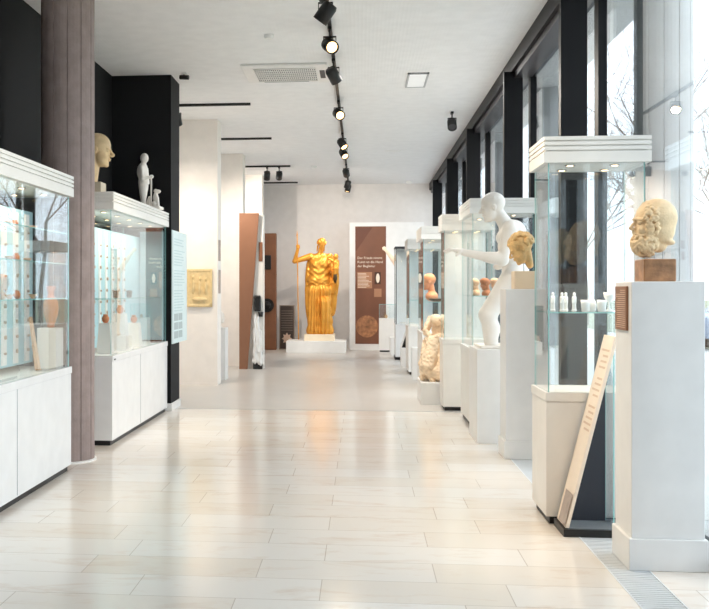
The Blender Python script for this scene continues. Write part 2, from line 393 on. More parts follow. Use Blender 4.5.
# ============================================================ DISPLAY CASES
def pane(name, parent, x0, x1, y0, y1, z0, z1):
    bm = bmesh.new(); fs = bx(bm, x0, x1, y0, y1, z0, z1); dims = (x1-x0, y1-y0, z1-z0); th = dims.index(min(dims))
    bmesh.ops.recalc_face_normals(bm, faces=bm.faces[:])
    for f in bm.faces:
        f.material_index = 0 if abs(f.normal[th]) > .9 else 1
    return obj(name, bm, [GLASS, EDGE], parent)
def crown_bm(W, D, z0, z1, ov=.012):
    bm = bmesh.new(); H = z1-z0; n = 4; zs = [z0, z0+H*.42, z0+H*.61, z0+H*.80, z1]
    for i in range(4):
        bx(bm, -ov, W+ov, -ov, D+ov, zs[i]+(0 if i == 0 else .009), zs[i+1])
        if i: bx(bm, -ov+.014, W+ov-.014, -ov+.014, D+ov-.014, zs[i], zs[i]+.009)
    return bm
def vitrine(label, x0, x1, y0, y1, zb=.85, zc=2.28, zt=2.45, shelf=(), seams=(), toe=True, body=CREAMW, lamps=4, power=CASE_W, group='tall glass display cases', back=None):
    t = thing('display_case', label, 'display case', (x0, y0, 0), 0, group); W = x1-x0; D = y1-y0
    if toe: obj('toe_kick', box(.03, W-.03, .03, D-.03, 0, .05), BLACKM, t)
    bm = bmesh.new(); bx(bm, .006, W-.006, .006, D-.006, .05 if toe else 0, zb-.06); bx(bm, 0, W, 0, D, zb-.055, zb); bx(bm, .01, W-.01, .01, D-.01, zb-.06, zb-.055)
    obj('base', bm, body, t)
    for s, axis in seams:
        if axis == 'x+': obj('door_seam', box(W-.0065, W-.004, s-.002, s+.002, .06, zb-.06), GREYP, t)
    g = .008
    pane('glass_pane', t, .02, W-.02, .02, .02+g, zb, zc); pane('glass_pane', t, .02, W-.02, D-.02-g, D-.02, zb, zc)
    pane('glass_pane', t, .02, .02+g, .02+g, D-.02-g, zb, zc); pane('glass_pane', t, W-.02-g, W-.02, .02+g, D-.02-g, zb, zc)
    for z in shelf: pane('glass_shelf', t, .032, W-.032, .032, D-.032, z, z+.008)
    obj('crown', crown_bm(W, D, zc, zt), CROWN, t)
    ny = max(2, int(D/.5)) if D > .5 else 2
    nx = 2
    if lamps:
        for i in range(nx):
            for j in range(ny):
                px, py = W*(.28+.44*i), D*((j+.5)/ny)
                bm = bmesh.new(); lathe(bm, [(.034,zc-.006),(.034,zc),(.0,zc)], px, py, 16); d = obj('downlight', bm, METAL, t)
                bm = bmesh.new(); lathe(bm, [(.02,zc-.0075),(.02,zc-.006)], px, py, 12); obj('lens', bm, LAMPS, d)
        ld = bpy.data.lights.new('case_light', 'AREA'); ld.shape = 'RECTANGLE'; ld.size = W*.7; ld.size_y = D*.8; ld.energy = power*max(1, D/.6); ld.color = (1,.86,.68); ld.spread = 2.0
        lo = bpy.data.objects.new('case_light', ld); C.objects.link(lo); lo.parent = t; lo.location = (W/2, D/2, zc-.02)
    return t
# right-hand row
vA = vitrine('largest tall glass case, right foreground, with a shelf of white miniatures', 1.17, 1.81, 6.52, 7.06, .84, 2.304, 2.47, shelf=(1.345,))
vC = vitrine('tall glass display case directly behind the leaning white statue, small busts on its shelf', 1.17, 1.85, 10.87, 12.03, .86, 2.31, 2.47, shelf=(1.42,))
vD = vitrine('narrow-looking pale display case that the white statue stretches its hand towards', 1.0, 1.62, 12.47, 13.0, .88, 2.22, 2.42, power=1.2)
vF = vitrine('tall glass display case behind the low plinth with the draped fragment', .90, 1.55, 15.0, 16.3, .85, 2.24, 2.43, shelf=(1.3,))
vG = vitrine('farthest ribbed-crown glass case on the window side, past the low white block', .82, 1.45, 17.65, 18.75, .85, 2.2, 2.38, shelf=(1.3,))
# pale lining panels that close the backs of two cases
for t, W, D, z0, z1 in ((vD, .62, .53, .88, 2.22),):
    obj('back_panel', box(.04, W-.04, D-.06, D-.045, z0, z1), WHITE, t)
# left-hand long cases
def longcase(label, y0, y1, x0=-2.93, x1=-2.38, rails=(), shelves=(), doors=(), rw=.045):
    t = vitrine(label, x0, x1, y0, y1, .86, 2.26, 2.43, shelf=shelves, body=WHITEG, seams=[(d-y0, 'x+') for d in doors], group='long glass cases on the left', lamps=4, power=4)
    W = x1-x0; D = y1-y0
    p = obj('back_panel', box(.215, .235, .06, D-.06, .90, 2.13), TEALP, t)
    for r in rails:
        ra = obj('rail', box(.236, .25, r-y0-rw, r-y0+rw, .92, 2.1), WHITE, t); q = random.Random(int(r*100))
        if r < 6.2: continue
        for i in range(9):
            fo = FIND.copy() if 'FIND' in globals() else obj('mounted_find', bevel(box(0, .014, -.016, .016, 0, .026), .004, 1), mat('dull_clay', (178,158,140), .6))
            if 'FIND' in globals(): C.objects.link(fo)
            else: globals()['FIND'] = fo
            fo.parent = ra; fo.location = (.2505, r-y0+q.uniform(-.01,.01), 1.0+.118*i); fo.scale = (1, q.uniform(.6,1.2), q.uniform(.6,1.3))
    return t
R1 = [5.25+.26*i for i in range(11)]
L1 = longcase('long glass case at the left edge, in front of the concrete column', 4.9, 8.08, rails=R1, shelves=(1.42,1.70,1.95), doors=(5.45, 6.77))
L2 = longcase('long glass case behind the concrete column, with a bald bust on top', 9.36, 12.1, x1=-2.36, rails=[9.6+.26*i for i in range(7)], shelves=(1.4,), doors=(10.6,), rw=.03)
obj('lock', box(.572, .578, .06, .1, .815, .83), BLACKM, L2)
obj('lining_panel', box(.24, .54, 2.65, 2.67, .88, 2.2), TEALP, L2, label='pale blue lining panel at the far end')

# ============================================================ PEDESTALS
def pedestal(label, x0, x1, y0, y1, h, skirt=.14, group='white pedestals', m=WHITE, name='pedestal'):
    t = thing(name, label, 'pedestal', (x0, y0, 0), 0, group); W, D = x1-x0, y1-y0
    e = .016 if skirt else 0
    obj('shaft', bevel(box(e, W-e, e, D-e, skirt, h), .003, 1), m, t)
    if skirt: obj('skirting', bevel(box(0, W, 0, D, 0, skirt), .004, 1), m, t)
    return t
pa = pedestal('tall white pedestal in the right foreground carrying the bearded head', 1.42, 1.83, 5.49, 5.86, 1.54, .17)
t = obj('text_plate', bevel(box(-.012, 0, .075, .315, 1.275, 1.515), .002, 1), mat('brown_plate', (142,98,70), .5), pa, label='brown text plate with pale rows of lettering'); t.location = (.016, 0, 0)
bm = bmesh.new(); rr = random.Random(2)
for i in range(19):
    z = 1.495-i*.0112; wl = (.1 if i < 2 else rr.uniform(.15,.19))
    bx(bm, -.0135, -.012, .1, .1+wl, z-.0045, z)
t2 = obj('lettering', bm, mat('pale_lettering', (206,172,148), .6), t)
pb = pedestal('tall white pedestal carrying the honey-coloured curly head', 1.255, 1.64, 8.98, 9.37, 1.5, .16)
pc = pedestal('broad white pedestal under the leaning nude statue', 1.12, 1.82, 9.86, 10.56, .914, 0)
pedestal('low white plinth under the draped stone fragment', .77, 1.4, 13.07, 13.9, .29, 0)
pedestal('low white block between the two far glass cases', .84, 1.02, 16.66, 16.95, .53, 0)
pg = pedestal('small low white block carrying a black wedge stand', .77, .95, 19.4, 19.9, .37, 0)
pr = pedestal('waist-high white pedestal behind the first cream partition', -2.62, -2.22, 16.3, 16.65, .86, 0)

# ============================================================ SCULPTURES
def sculpt(name, clay, h, k, m, label, cat, group=None, mod=None, loc=(0,0,0), rz=0, zc=0.0):
    o = obj(name, clay.bm(h, k, mod, zc), m, smooth=True, loc=loc); o.rotation_euler = (0,0,rz)
    return tag(o, label, cat, group)
def crinkle(amp, f, zmin=-9, zmax=9, cond=None):
    def fn(P, F):
        x, y, z = P; n = np.sin(x*f+2*np.sin(y*f*.7))*np.sin(y*f+1.7*np.sin(z*f*.6))*np.sin(z*f+1.3*np.sin(x*f*.8))
        wgt = (z > zmin)*(z < zmax)
        if cond is not None: wgt = wgt*cond(x, y, z)
        return F-amp*n*wgt
    return fn

# bearded head (faces -x)
H = .262; c = Clay(); c.at((0,0,.175), (0, -.06, math.pi), H); head(c, neck=False, ears=False)
c.ell((-.09,0,.12), (.40,.36,.41), rot=(0,-.35,0)); c.ell((-.12,0,-.10), (.34,.33,.38)); c.ell((.10,0,-.42), (.27,.27,.23))
c.ell((-.27,0,-.36), (.20,.26,.075), rot=(0,-.10,0), k=.012); c.cap((-.1,0,-.2), (-.14,0,-.42), .2, .18)
rr = random.Random(7)
def curls(cx, cz, rx, ry, rz, n, cond, r=.038):
    i = 0
    while i < n:
        v = Vector((rr.gauss(0,1), rr.gauss(0,1), rr.gauss(0,1))).normalized(); p = (cx+rx*v.x, ry*v.y, cz+rz*v.z)
        if not cond(*p): continue
        c.ell(p, (r*rr.uniform(.8,1.25),)*3, k=.0035); i += 1
curls(.12, -.42, .28, .28, .26, 260, lambda x, y, z: x > -.02 and not (abs(y) < .12 and z > -.27))
curls(.02, .03, .37, .35, .42, 200, lambda x, y, z: .04 < x+.25*abs(z-.1) < .27 and z > -.25 and (abs(y) > .2 or z > .25), r=.036)
for q in (-1, 1):
    c.ell((.40,q*.125,-.005), (.085,.085,.055), sign=-1, k=.008); c.ell((.305,q*.12,-.01), (.055,.06,.045), k=.003)
    c.cap((.385,q*.035,.065), (.28,q*.21,.06), .032, .028, k=.006); c.cap((.345,q*.07,.018), (.30,q*.19,.0), .014, .012, k=.003); c.ell((.25,q*.15,-.16), (.09,.08,.085), k=.01)
    c.cap((.38,q*.03,-.19), (.30,q*.17,-.29), .032, .022, k=.004)
hd = sculpt('bearded_head', c, .0034, .008, MARBLE, 'weathered marble bearded male head in profile mounted on the brown stone block', 'sculpture',
            mod=crinkle(.0012, 230), loc=(1.588, 5.66, 1.683), zc=None)
hd.rotation_euler = (0, 0, .10)
t = thing('stone_base', 'brown speckled stone block under the bearded head', 'sculpture base', (1.516, 5.56, 1.54))
obj('block', bevel(box(0, .168, 0, .19, 0, .122), .004, 1), BLOCK, t)
for px, py in ((.03,.09),(.085,.10),(.13,.11)):
    bm = bmesh.new(); tube(bm, (px, py, .122), (px, py, .175), .003, n=8); obj('pin', bm, METAL, t)

# honey-coloured curly head, looks down-left
c = Clay(); c.at((0,0,.19), (0,.45,math.pi), .27); head(c, neck=False)
rr = random.Random(12)
for i in range(230):
    th = rr.uniform(0, 2*math.pi); ph = math.acos(rr.uniform(-.35, 1)); x = -.07+.40*math.sin(ph)*math.cos(th); yv = .35*math.sin(ph)*math.sin(th); z = .14+.38*math.cos(ph)
    if x > .22 and z < .22: continue
    c.ell((x, yv, z), (.06,.055,.05), k=.006)
c.cap((-.1,0,-.2), (-.02,0,-.62), .17, .12)
sculpt('curly_head', c, .0055, .01, YMARBLE, 'honey-coloured stone head with curly hair, looking down to the left', 'sculpture', mod=crinkle(.0015, 200), loc=(1.43, 9.17, 1.675))
ch_ = bmesh.new(); tube(ch_, (1.455,9.17,1.66), (1.455,9.17,1.76), .004, n=8)
mb = tag(obj('mounting_block', bevel(box(1.36, 1.55, 9.08, 9.28, 1.5, 1.66), .004, 1), mat('honey_block', (236,214,184), .5)), 'pale square mounting block under the honey-coloured curly head', 'sculpture base')
obj('pin', ch_, METAL, mb)

# bald bust, profile facing +x
c = Clay(); c.at((0,0,.375), (0,.10,0), .33); head(c, neck=False)
c.cap((-.16,0,-.15), (-.20,0,-.95), .25, .25); c.ell((.45,0,-.1), (.05,.045,.05), k=.006)
sculpt('bald_bust', c, .006, .01, TANHEAD, 'tan marble bust of a bald man in profile on top of the left glass case', 'sculpture', loc=(-2.54, 9.52, 2.475), mod=crinkle(.0008, 120), zc=.06)
tag(obj('stone_base', bevel(box(-2.74, -2.49, 9.42, 9.62, 2.431, 2.533), .004, 1), GSTONE), 'pale grey stone block beneath the tan bald bust', 'sculpture base')

# small standing figure with staff and dog
c = Clay(); c.at((0,0,0))
c.ell((0,0,.53), (.045,.04,.055)); c.cap((-.01,0,.47), (-.015,0,.42), .03, .05); c.ell((-.02,0,.38), (.06,.085,.10)); c.ell((-.01,0,.27), (.055,.075,.09))
c.cap((-.01,-.035,.22), (0,-.035,.03), .045, .022); c.cap((-.01,.035,.22), (-.02,.035,.03), .045, .022); c.ell((.02,-.035,.015), (.045,.02,.015)).ell((0,.035,.015), (.045,.02,.015))
c.cap((-.01,-.09,.42), (.0,-.10,.30), .024, .02); c.cap((0,-.10,.30), (.09,-.05,.32), .019, .016); c.cap((.0,.09,.42), (.02,.09,.27), .024, .018)
c.ell((.09,-.05,.325), (.022,.02,.02))
c.ell((-.03,.05,.25), (.04,.05,.19)); c.cap((.06,0,.1), (.03,.02,.02), .02, .03)
st = sculpt('standing_figure', c, .006, .012, PLASTER, 'small white standing male statuette leaning on a staff above the left case', 'sculpture', loc=(-2.52, 11.5, 2.457))
st.scale = (1.08,)*3
bm = bmesh.new(); tube(bm, (.085,-.05,.0), (.085,-.05,.32), .009, n=8); obj('staff', bm, PLASTER, st)
c = Clay(); c.ell((0,0,.10), (.03,.028,.055)); c.ell((.025,0,.165), (.032,.02,.022)).ell((.0,0,.17),(.022,.022,.024)); c.cap((.02,-.015,.1), (.03,-.018,0), .012); c.cap((.02,.015,.1), (.03,.018,0), .012); c.ell((-.015,0,.03), (.035,.04,.03)); c.cap((-.03,0,.02),(-.06,.03,.01),.008)
dog = obj('dog', c.bm(.005, .01), PLASTER, st, True); dog.location = (.13, -.03, 0)
obj('plinth', bevel(box(-.08, .19, -.1, .11, -.025, .005), .004, 1), PLASTER, st)

# leaning white nude with outstretched arm.  local: -x is towards the corridor, z=0 on the pedestal, origin near front foot
c = Clay()
c.at((-.03, -.02, 1.375), (.0, .16, math.pi), .295); head(c, neck=False)
rr = random.Random(3)
c.at((0,0,0))
c.cap((.04,0,1.30), (.11,.0,1.19), .062, .075)
c.ell((.17,.0,1.11), (.13,.19,.14), rot=(0,.5,0)); c.ell((.145,0,1.00), (.115,.165,.15), rot=(0,.25,0)); c.ell((.15,0,.86), (.10,.135,.13), rot=(0,0,0)); c.ell((.19,0,.73), (.125,.155,.12))
for s in (-1,1):
    c.ell((.07,s*.075,1.08), (.05,.075,.065), rot=(0,.4,0)); c.ell((.25,s*.07,.69), (.085,.08,.095))
c.ell((.12,-.20,1.16), (.07,.065,.07)); c.ell((.16,.20,1.15), (.07,.065,.07))
c.cap((.11,-.21,1.14), (.04,-.23,.84), .066, .056); c.cap((.04,-.23,.84), (-.33,-.22,.915), .056, .034); c.ell((-.05,-.23,.862), (.10,.056,.054))
c.ell((-.385,-.22,.935), (.055,.042,.026), rot=(0,.05,0))
for j, (dy, L, dz) in enumerate(((-.03,.075,.0),(-.01,.09,.01),(.011,.083,.006),(.03,.065,-.004))):
    c.cap((-.42,-.22+dy,.94), (-.42-L*.6,-.22+dy,.942+dz), .013, .012, k=.004); c.cap((-.42-L*.6,-.22+dy,.942+dz), (-.42-L*1.15,-.22+dy,.918+dz), .012, .010, k=.004)
c.cap((-.36,-.25,.925), (-.41,-.27,.885), .016, .012, k=.006)
c.cap((.17,.20,1.13), (.25,.24,.92), .055, .043); c.cap((.25,.24,.92), (.10,.26,.80), .042, .028); c.ell((.06,.26,.785), (.045,.02,.035))
c.cap((.17,-.09,.68), (-.085,-.12,.31), .12, .088); c.ell((-.10,-.12,.295), (.072,.068,.075)); c.cap((-.075,-.12,.28), (-.05,-.12,-.02), .082, .066); c.ell((-.03,-.12,.16), (.066,.064,.09))
c.cap((.21,.09,.70), (.22,.13,.38), .10, .066); c.cap((.22,.13,.38), (.42,.14,.12), .058, .034); c.ell((.32,.135,.27), (.055,.055,.09), rot=(0,-.6,0)); c.ell((.40,.14,.06), (.04,.04,.06)); c.ell((.34,.14,.03), (.10,.045,.03))
c.cap((.30,.02,.60), (.30,.03,.03), .055, .075)     # tree-stump support
sculpt('nude_statue', c, .0065, .028, PLASTER, 'white plaster nude male statue leaning forward and stretching out one arm', 'statue', loc=(1.335, 10.19, .944),
       mod=crinkle(.004, 150, 1.44, 9))
tag(obj('statue_base', bevel(box(1.16, 1.80, 9.93, 10.50, .914, .946), .01, 2), PLASTER), 'thin white slab base under the feet of the leaning nude', 'sculpture base')

# golden goddess with spear and child: origin at her feet, 2.3 m tall, faces -y
t = thing('golden_statue', 'golden draped goddess statue holding a staff and a child, on the far plinth', 'statue', (-.975, 23.86, .43))
def drape(P, F):
    x, y, z = P; th = np.arctan2(y, x); sk = np.clip((1.22-z)/.2, 0, 1)
    f = np.sin(th*19+1.5*np.sin(z*2.2)+.6*np.sin(th*3)); g = np.sin(th*31+z*1.3)
    F = F-(.019*f+.007*g)*sk*(z > -.05)
    up = np.clip((z-1.2)/.1, 0, 1)*np.clip((2.0-z)/.08, 0, 1)*np.clip(1.3-np.abs(x)*3, 0, 1)
    u = z-.75*np.abs(x+.03)-.25*x
    F = F-.0065*np.sin(u*44+2.0*np.sin(x*7+z*5)+x*9)*up
    hem = np.clip(1-np.abs(z-(1.19+.03*np.sin(x*26)))/.035, 0, 1)
    return F-.018*hem*(np.abs(x) < .32)
c = Clay()
for z, rx, ry in ((.08,.31,.24),(.3,.29,.22),(.55,.28,.21),(.8,.275,.205),(1.02,.28,.205)): c.ell((0,0,z), (rx,ry,.24))
c.cap((-.14,-.12,.1), (-.10,-.08,.95), .12, .12); c.cap((.10,-.16,.75), (.12,-.12,.1), .13, .12)
c.ell((-.01,0,1.28), (.285,.205,.17)); c.ell((0,0,1.48), (.25,.18,.2)); c.ell((0,0,1.68), (.255,.165,.17)); c.ell((.0,.02,1.83), (.25,.12,.09))
for s in (-1,1): c.ell((s*.10,-.11,1.64), (.085,.085,.085)); c.ell((s*.22,0,1.84), (.085,.085,.08))
c.cap((0,0,1.85), (.03,-.03,2.02), .075, .065)
c.ell((-.26,.10,1.2), (.10,.10,.62)); c.ell((-.27,.12,.75), (.08,.10,.45)); c.ell((.30,.08,.95), (.10,.12,.52)); c.ell((.34,.0,1.18), (.09,.11,.28)); c.ell((.0,.13,1.2), (.30,.08,.68))
c.cap((.24,0,1.82), (.33,-.06,1.5), .085, .065); c.cap((.33,-.06,1.5), (.40,-.26,1.50), .06, .045)
c.ell((.37,-.10,1.42), (.09,.12,.12)); c.ell((.40,-.08,1.25), (.06,.09,.2))
body = obj('body', c.bm(.014, .04, drape, 0.0), GOLD, t, True)
c = Clay(); c.cap((-.22,0,1.85), (-.60,-.06,1.73), .082, .055); c.cap((-.60,-.06,1.73), (-.52,-.12,2.02), .052, .036); c.ell((-.515,-.13,2.08), (.045,.04,.05))
for j in range(4): c.cap((-.55,-.14,2.045+j*.024), (-.50,-.175,2.045+j*.024), .012, k=.005)
c.cap((-.48,-.11,2.05), (-.485,-.165,2.1), .014, k=.005)
obj('raised_arm', c.bm(.010, .02), GOLD, t, True)
c = Clay(); c.at((.045,-.05,2.13), (0,.30,-math.pi/2+.35), .27); head(c, neck=False); rr = random.Random(5)
for i in range(120):
    a = rr.uniform(0, 2*math.pi); ph = rr.uniform(0, 1.9); x = -.07+.40*math.sin(ph)*math.cos(a); yv = .37*math.sin(ph)*math.sin(a); z = .13+.39*math.cos(ph)
    if x > .2 and z < .27: continue
    c.ell((x, yv, z), (.08,.07,.05), k=.006)
c.ell((-.42,0,.02), (.16,.17,.16)); c.cap((-.2,.28,-.2), (-.15,.33,-.65), .09, .05); c.cap((-.2,-.28,-.2), (-.15,-.33,-.65), .09, .05)
obj('head', c.bm(.009, .012), GOLD, t, True)
c = Clay(); c.ell((0,0,.30), (.062,.06,.072)); c.ell((0,0,.15), (.07,.06,.10)); c.cap((-.06,0,.2), (-.17,.02,.26), .028, .02); c.cap((.05,0,.2), (.06,-.06,.1), .028, .022)
c.cap((-.02,-.03,.07), (-.02,-.12,.03), .045, .035); c.cap((-.02,-.12,.03), (-.02,-.12,-.1), .035, .025); c.cap((.03,-.03,.07), (.04,-.12,.02), .045, .035); c.cap((.04,-.12,.02), (.04,-.12,-.1), .035, .025)
ch = obj('child', c.bm(.010, .02), GOLD, t, True); ch.location = (.385, -.17, 1.53)
bm = bmesh.new(); lathe(bm, [(.012,0),(.03,.05),(.05,.1),(.04,.2),(.03,.25)], 0, 0, 14); jg = obj('jug', bm, BRONZE, t, True); jg.location = (.37,-.27,1.2)
bm = bmesh.new(); tube(bm, (-.50,-.13,-.13), (-.535,-.13,2.33), .013, n=10); tube(bm, (-.535,-.13,2.33), (-.536,-.13,2.45), .02, .003, n=8); obj('staff', bm, GOLD, t)
pl = thing('plinth', 'low wide white plinth under the golden statue', 'pedestal', (-1.75, 23.42, 0))
obj('slab', bevel(box(0, 1.4, 0, .95, 0, .28), .006, 1), WHITE, pl)
tag(obj('statue_base', bevel(box(-1.33, -.62, 23.55, 24.2, .28, .43), .006, 1), mat('cream_slab', (238,222,196), .5)), 'cream slab base directly beneath the golden goddess', 'sculpture base')

# draped stone fragment on low plinth
c = Clay(); rr = random.Random(21)
c.ell((.27,.35,.12), (.26,.34,.16)); c.ell((.30,.38,.38), (.22,.25,.30)); c.ell((.33,.42,.66), (.17,.18,.15), rot=(0,.4,0)); c.cap((.18,.2,.5), (.08,.12,.2), .10, .10); c.cap((.36,.2,.45), (.28,.1,.12), .12, .1)
for i in range(46):
    a = rr.uniform(0, 6.28); z = rr.uniform(.02,.74); R = .29-.14*z
    c.cap((.29+R*math.cos(a), .37+R*math.sin(a)*1.1, z+.09), (.29+(R+.03)*math.cos(a+.6), .37+(R+.03)*math.sin(a+.6), z-.07), .026, .034, k=.006)
c.ell((.22,.30,.80), (.09,.08,.075), rot=(.3,.5,0), k=.01); c.cap((.40,.35,.7), (.45,.3,.82), .05, .04, k=.01)
sculpt('draped_fragment', c, .009, .014, mat('cream_stone', (240,214,182), .55, var=.12, vscale=8), 'cream seated draped figure fragment on the low plinth on the window side', 'sculpture', mod=crinkle(.010, 75), loc=(.78, 13.12, .29))

# pale statue with raised arm beyond the far cases
c = Clay(); c.at((.08,0,1.78), (0,0,math.pi*.8), .25); head(c); c.at((0,0,0))
c.ell((.10,0,1.38), (.17,.13,.24)); c.ell((.10,0,1.05), (.16,.14,.22)); c.cap((.04,0,.9), (.02,-.02,.08), .12, .06); c.cap((.16,0,.9), (.18,.05,.08), .12, .06)
c.ell((.0,-.04,.04), (.07,.12,.04)).ell((.18,.02,.04), (.07,.12,.04)); c.cap((-.02,0,1.5), (-.20,0,1.78), .065, .055); c.cap((-.20,0,1.78), (-.36,-.02,1.98), .05, .035); c.ell((-.40,-.02,2.03), (.05,.03,.05)); c.cap((.25,0,1.5), (.32,0,1.2), .06, .045)
c.cap((.16,.1,.8), (.16,.12,.05), .14, .16)
sculpt('pale_statue', c, .014, .03, mat('pale_plaster_cast', (238,216,192), .55), 'pale plaster statue raising an arm in front of the far white display wall', 'statue', loc=(.93, 23.1, .40), mod=crinkle(.004, 60))
pedestal('white pedestal under the pale statue with a raised arm', .66, 1.22, 22.8, 23.4, .40, 0)
# terracotta-coloured bust in case F
c = Clay(); c.at((0,0,.30), (0,.1,math.pi), .26); head(c); c.at((0,0,0)); c.ell((.05,0,.07), (.10,.16,.08))
sculpt('terracotta_bust', c, .008, .014, mat('orange_terracotta', (222,150,104), .55), 'orange terracotta bust inside the glass case behind the draped fragment', 'sculpture', loc=(1.06, 15.95, 1.315))
c = Clay(); c.at((0,0,.125), (0,.1,math.pi), .125); head(c); c.at((0,0,0)); c.ell((.01,0,.02), (.05,.075,.045)); c.ell((-.01,0,.155), (.05,.045,.04))
for i, (x, y, z, m, lb) in enumerate(((1.35,11.1,1.428,TERRA,'small terracotta bust, front one on the shelf behind the white statue'), (1.48,11.25,1.428,TERRA2,'small pale clay bust, right one on the shelf behind the white statue'), (1.28,11.5,1.428,TERRA2,'small pale clay bust, left one on the shelf behind the white statue'))):
    sculpt('small_bust', c, .0055, .008, m, lb, 'figurine', 'busts on the shelf', loc=(x, y, z))
# small bronze boat lamp in case F
bm = bmesh.new(); lathe(bm, [(.02,0),(.07,.015),(.10,.045),(.095,.05),(.06,.03)], 0, 0, 20)
for v in bm.verts: v.co.x *= 1.5
tag(obj('bronze_bowl', bm, BRONZE, smooth=True, loc=(1.15, 15.25, 1.308)), 'dark bronze oval bowl on the glass shelf behind the draped fragment', 'bowl')

# white miniatures on the shelf of the front case
def fig(kind):
    bm = bmesh.new()
    if kind == 'cup': lathe(bm, [(.022,0),(.026,.004),(.030,.05),(.032,.075),(.029,.075),(.026,.01),(.0,.008)], n=18)
    elif kind == 'chalice': lathe(bm, [(.026,0),(.024,.006),(.007,.02),(.006,.055),(.018,.07),(.032,.095),(.036,.125),(.033,.125),(.016,.08),(.0,.075)], n=18)
    elif kind == 'bottle': lathe(bm, [(.024,0),(.03,.01),(.033,.04),(.024,.07),(.009,.09),(.008,.125),(.013,.13),(.0,.13)], n=18)
    else:
        bm.free(); c = Clay(); c.cap((0,0,.012), (0,0,.06), .014, .012); c.cap((0,0,.06), (0,0,.088), .014, .015); c.ell((0,0,.112), (.010,.010,.013), k=.003); c.cap((0,-.014,.088), (-.012,-.018,.055), .005, k=.003); c.cap((0,.014,.088), (.004,.02,.055), .005, k=.003); c.ell((0,0,.006), (.018,.018,.008), k=.003)
        return c.bm(.003, .006)
    return bm
MINI = mat('white_miniature', (240,240,238), .4)
spots = [(1.30,6.92,'standing_miniature','leftmost white figurine on the glass shelf of the front case'),(1.345,6.85,'standing_miniature','second white figurine from the left on the front shelf'),
 (1.385,6.93,'standing_miniature','third white figurine from the left on the front shelf'),(1.425,6.86,'standing_miniature','fourth white figurine from the left on the front shelf'),(1.50,6.87,'cup','left white cup on the front case shelf'),
 (1.555,6.95,'bottle','white long-necked flask between the two cups on the front shelf'),(1.60,6.86,'cup','right white cup, just before the chalice on the front shelf'),(1.655,6.9,'chalice','white footed chalice at the right end of the front shelf')]
for x, y, kd, lb in spots:
    o = obj(kd, fig(kd), MINI, smooth=True, loc=(x-.04, y-.16, 1.3535)); tag(o, lb, 'figurine', 'white miniatures on the front case shelf')

# contents of the left cases
def pot(kind):
    bm = bmesh.new()
    P = {'vase': [(.035,0),(.05,.01),(.045,.02),(.085,.10),(.10,.17),(.085,.23),(.045,.265),(.035,.30),(.065,.35),(.06,.355),(.03,.31),(.0,.3)],
         'small_jar': [(.018,0),(.034,.02),(.038,.05),(.022,.072),(.026,.085),(.022,.085),(.0,.07)],
         'small_bowl': [(.02,0),(.022,.006),(.045,.035),(.052,.045),(.048,.045),(.0,.012)]}[kind]
    return lathe(bm, P, n=24)
v = obj('vase', pot('vase'), TERRA, smooth=True, loc=(-2.49, 7.86, 1.19)); v.scale = (.64, .64, .94); tag(v, 'orange clay vase on a white stand at the far end of the front left case', 'vase')
tag(obj('vase_stand', bevel(box(-2.58, -2.42, 7.78, 7.97, .862, 1.187), .004, 1), CREAMW), 'white box stand beneath the orange vase in the left case', 'display stand')
bm = bmesh.new(); prism(bm, [(-2.55,.862),(-2.52,.862),(-2.59,1.28),(-2.60,1.28)], 7.64, 7.70); tag(obj('label_stand', bm, TERRA2), 'slanted tan label strip in front of the orange vase stand', 'label')
del v
rr = random.Random(9)
src = {}
for k_, m_ in (('small_jar', TERRA), ('small_bowl', TERRA2)):
    for zi, z in enumerate((1.428, 1.708, 1.958)):
        for yi in range(3):
            y = 6.2+.55*yi+(.27 if k_ == 'small_bowl' else 0)+rr.uniform(-.05,.05)
            if y > 7.45 and z < 1.3: continue
            if k_ in src: o = src[k_].copy(); C.objects.link(o)
            else: o = obj(k_, pot(k_), m_, smooth=True); src[k_] = o
            o.location = (-2.56+rr.uniform(-.03,.04), y, z); o.scale = (.7,.7,.7)
            tag(o, 'small orange clay jar on a shelf of the left-edge case' if k_ == 'small_jar' else 'small pale clay bowl on a shelf of the left-edge case', 'pottery', k_.replace('_', ' ')+'s in the left-edge case')
for i, (y, hh, r, lb) in enumerate(((9.75,.30,.07,'front white block inside the case behind the column'), (10.35,.38,.08,'middle white block inside the case behind the column'), (11.0,.26,.08,'far white block inside the case behind the column'))):
    bm = bmesh.new(); lathe(bm, [(r*1.5,0),(r*1.1,hh),(0,hh)], n=4); bmesh.ops.rotate(bm, verts=bm.verts[:], matrix=Matrix.Rotation(math.pi/4, 3, 'Z'))
    tag(obj('display_block', bm, CREAMW, loc=(-2.53, y, .862)), lb, 'display stand', 'blocks in the case behind the column')
    o = obj('small_jar', pot('small_jar'), TERRA, smooth=True, loc=(-2.53, y, .862+hh+.001))
    tag(o, ('orange jar on the %s block inside the case behind the column' % ('front', 'middle', 'far')[i]), 'pottery', 'jars in the case behind the column')
    if i < 2:
        o = obj('bronze_cup', fig('cup'), BRONZE, smooth=True, loc=(-2.50, y+.3, 1.409)); tag(o, 'dark bronze cup, %s one on the shelf behind the column' % ('nearer', 'farther')[i], 'cup', 'bronze cups')

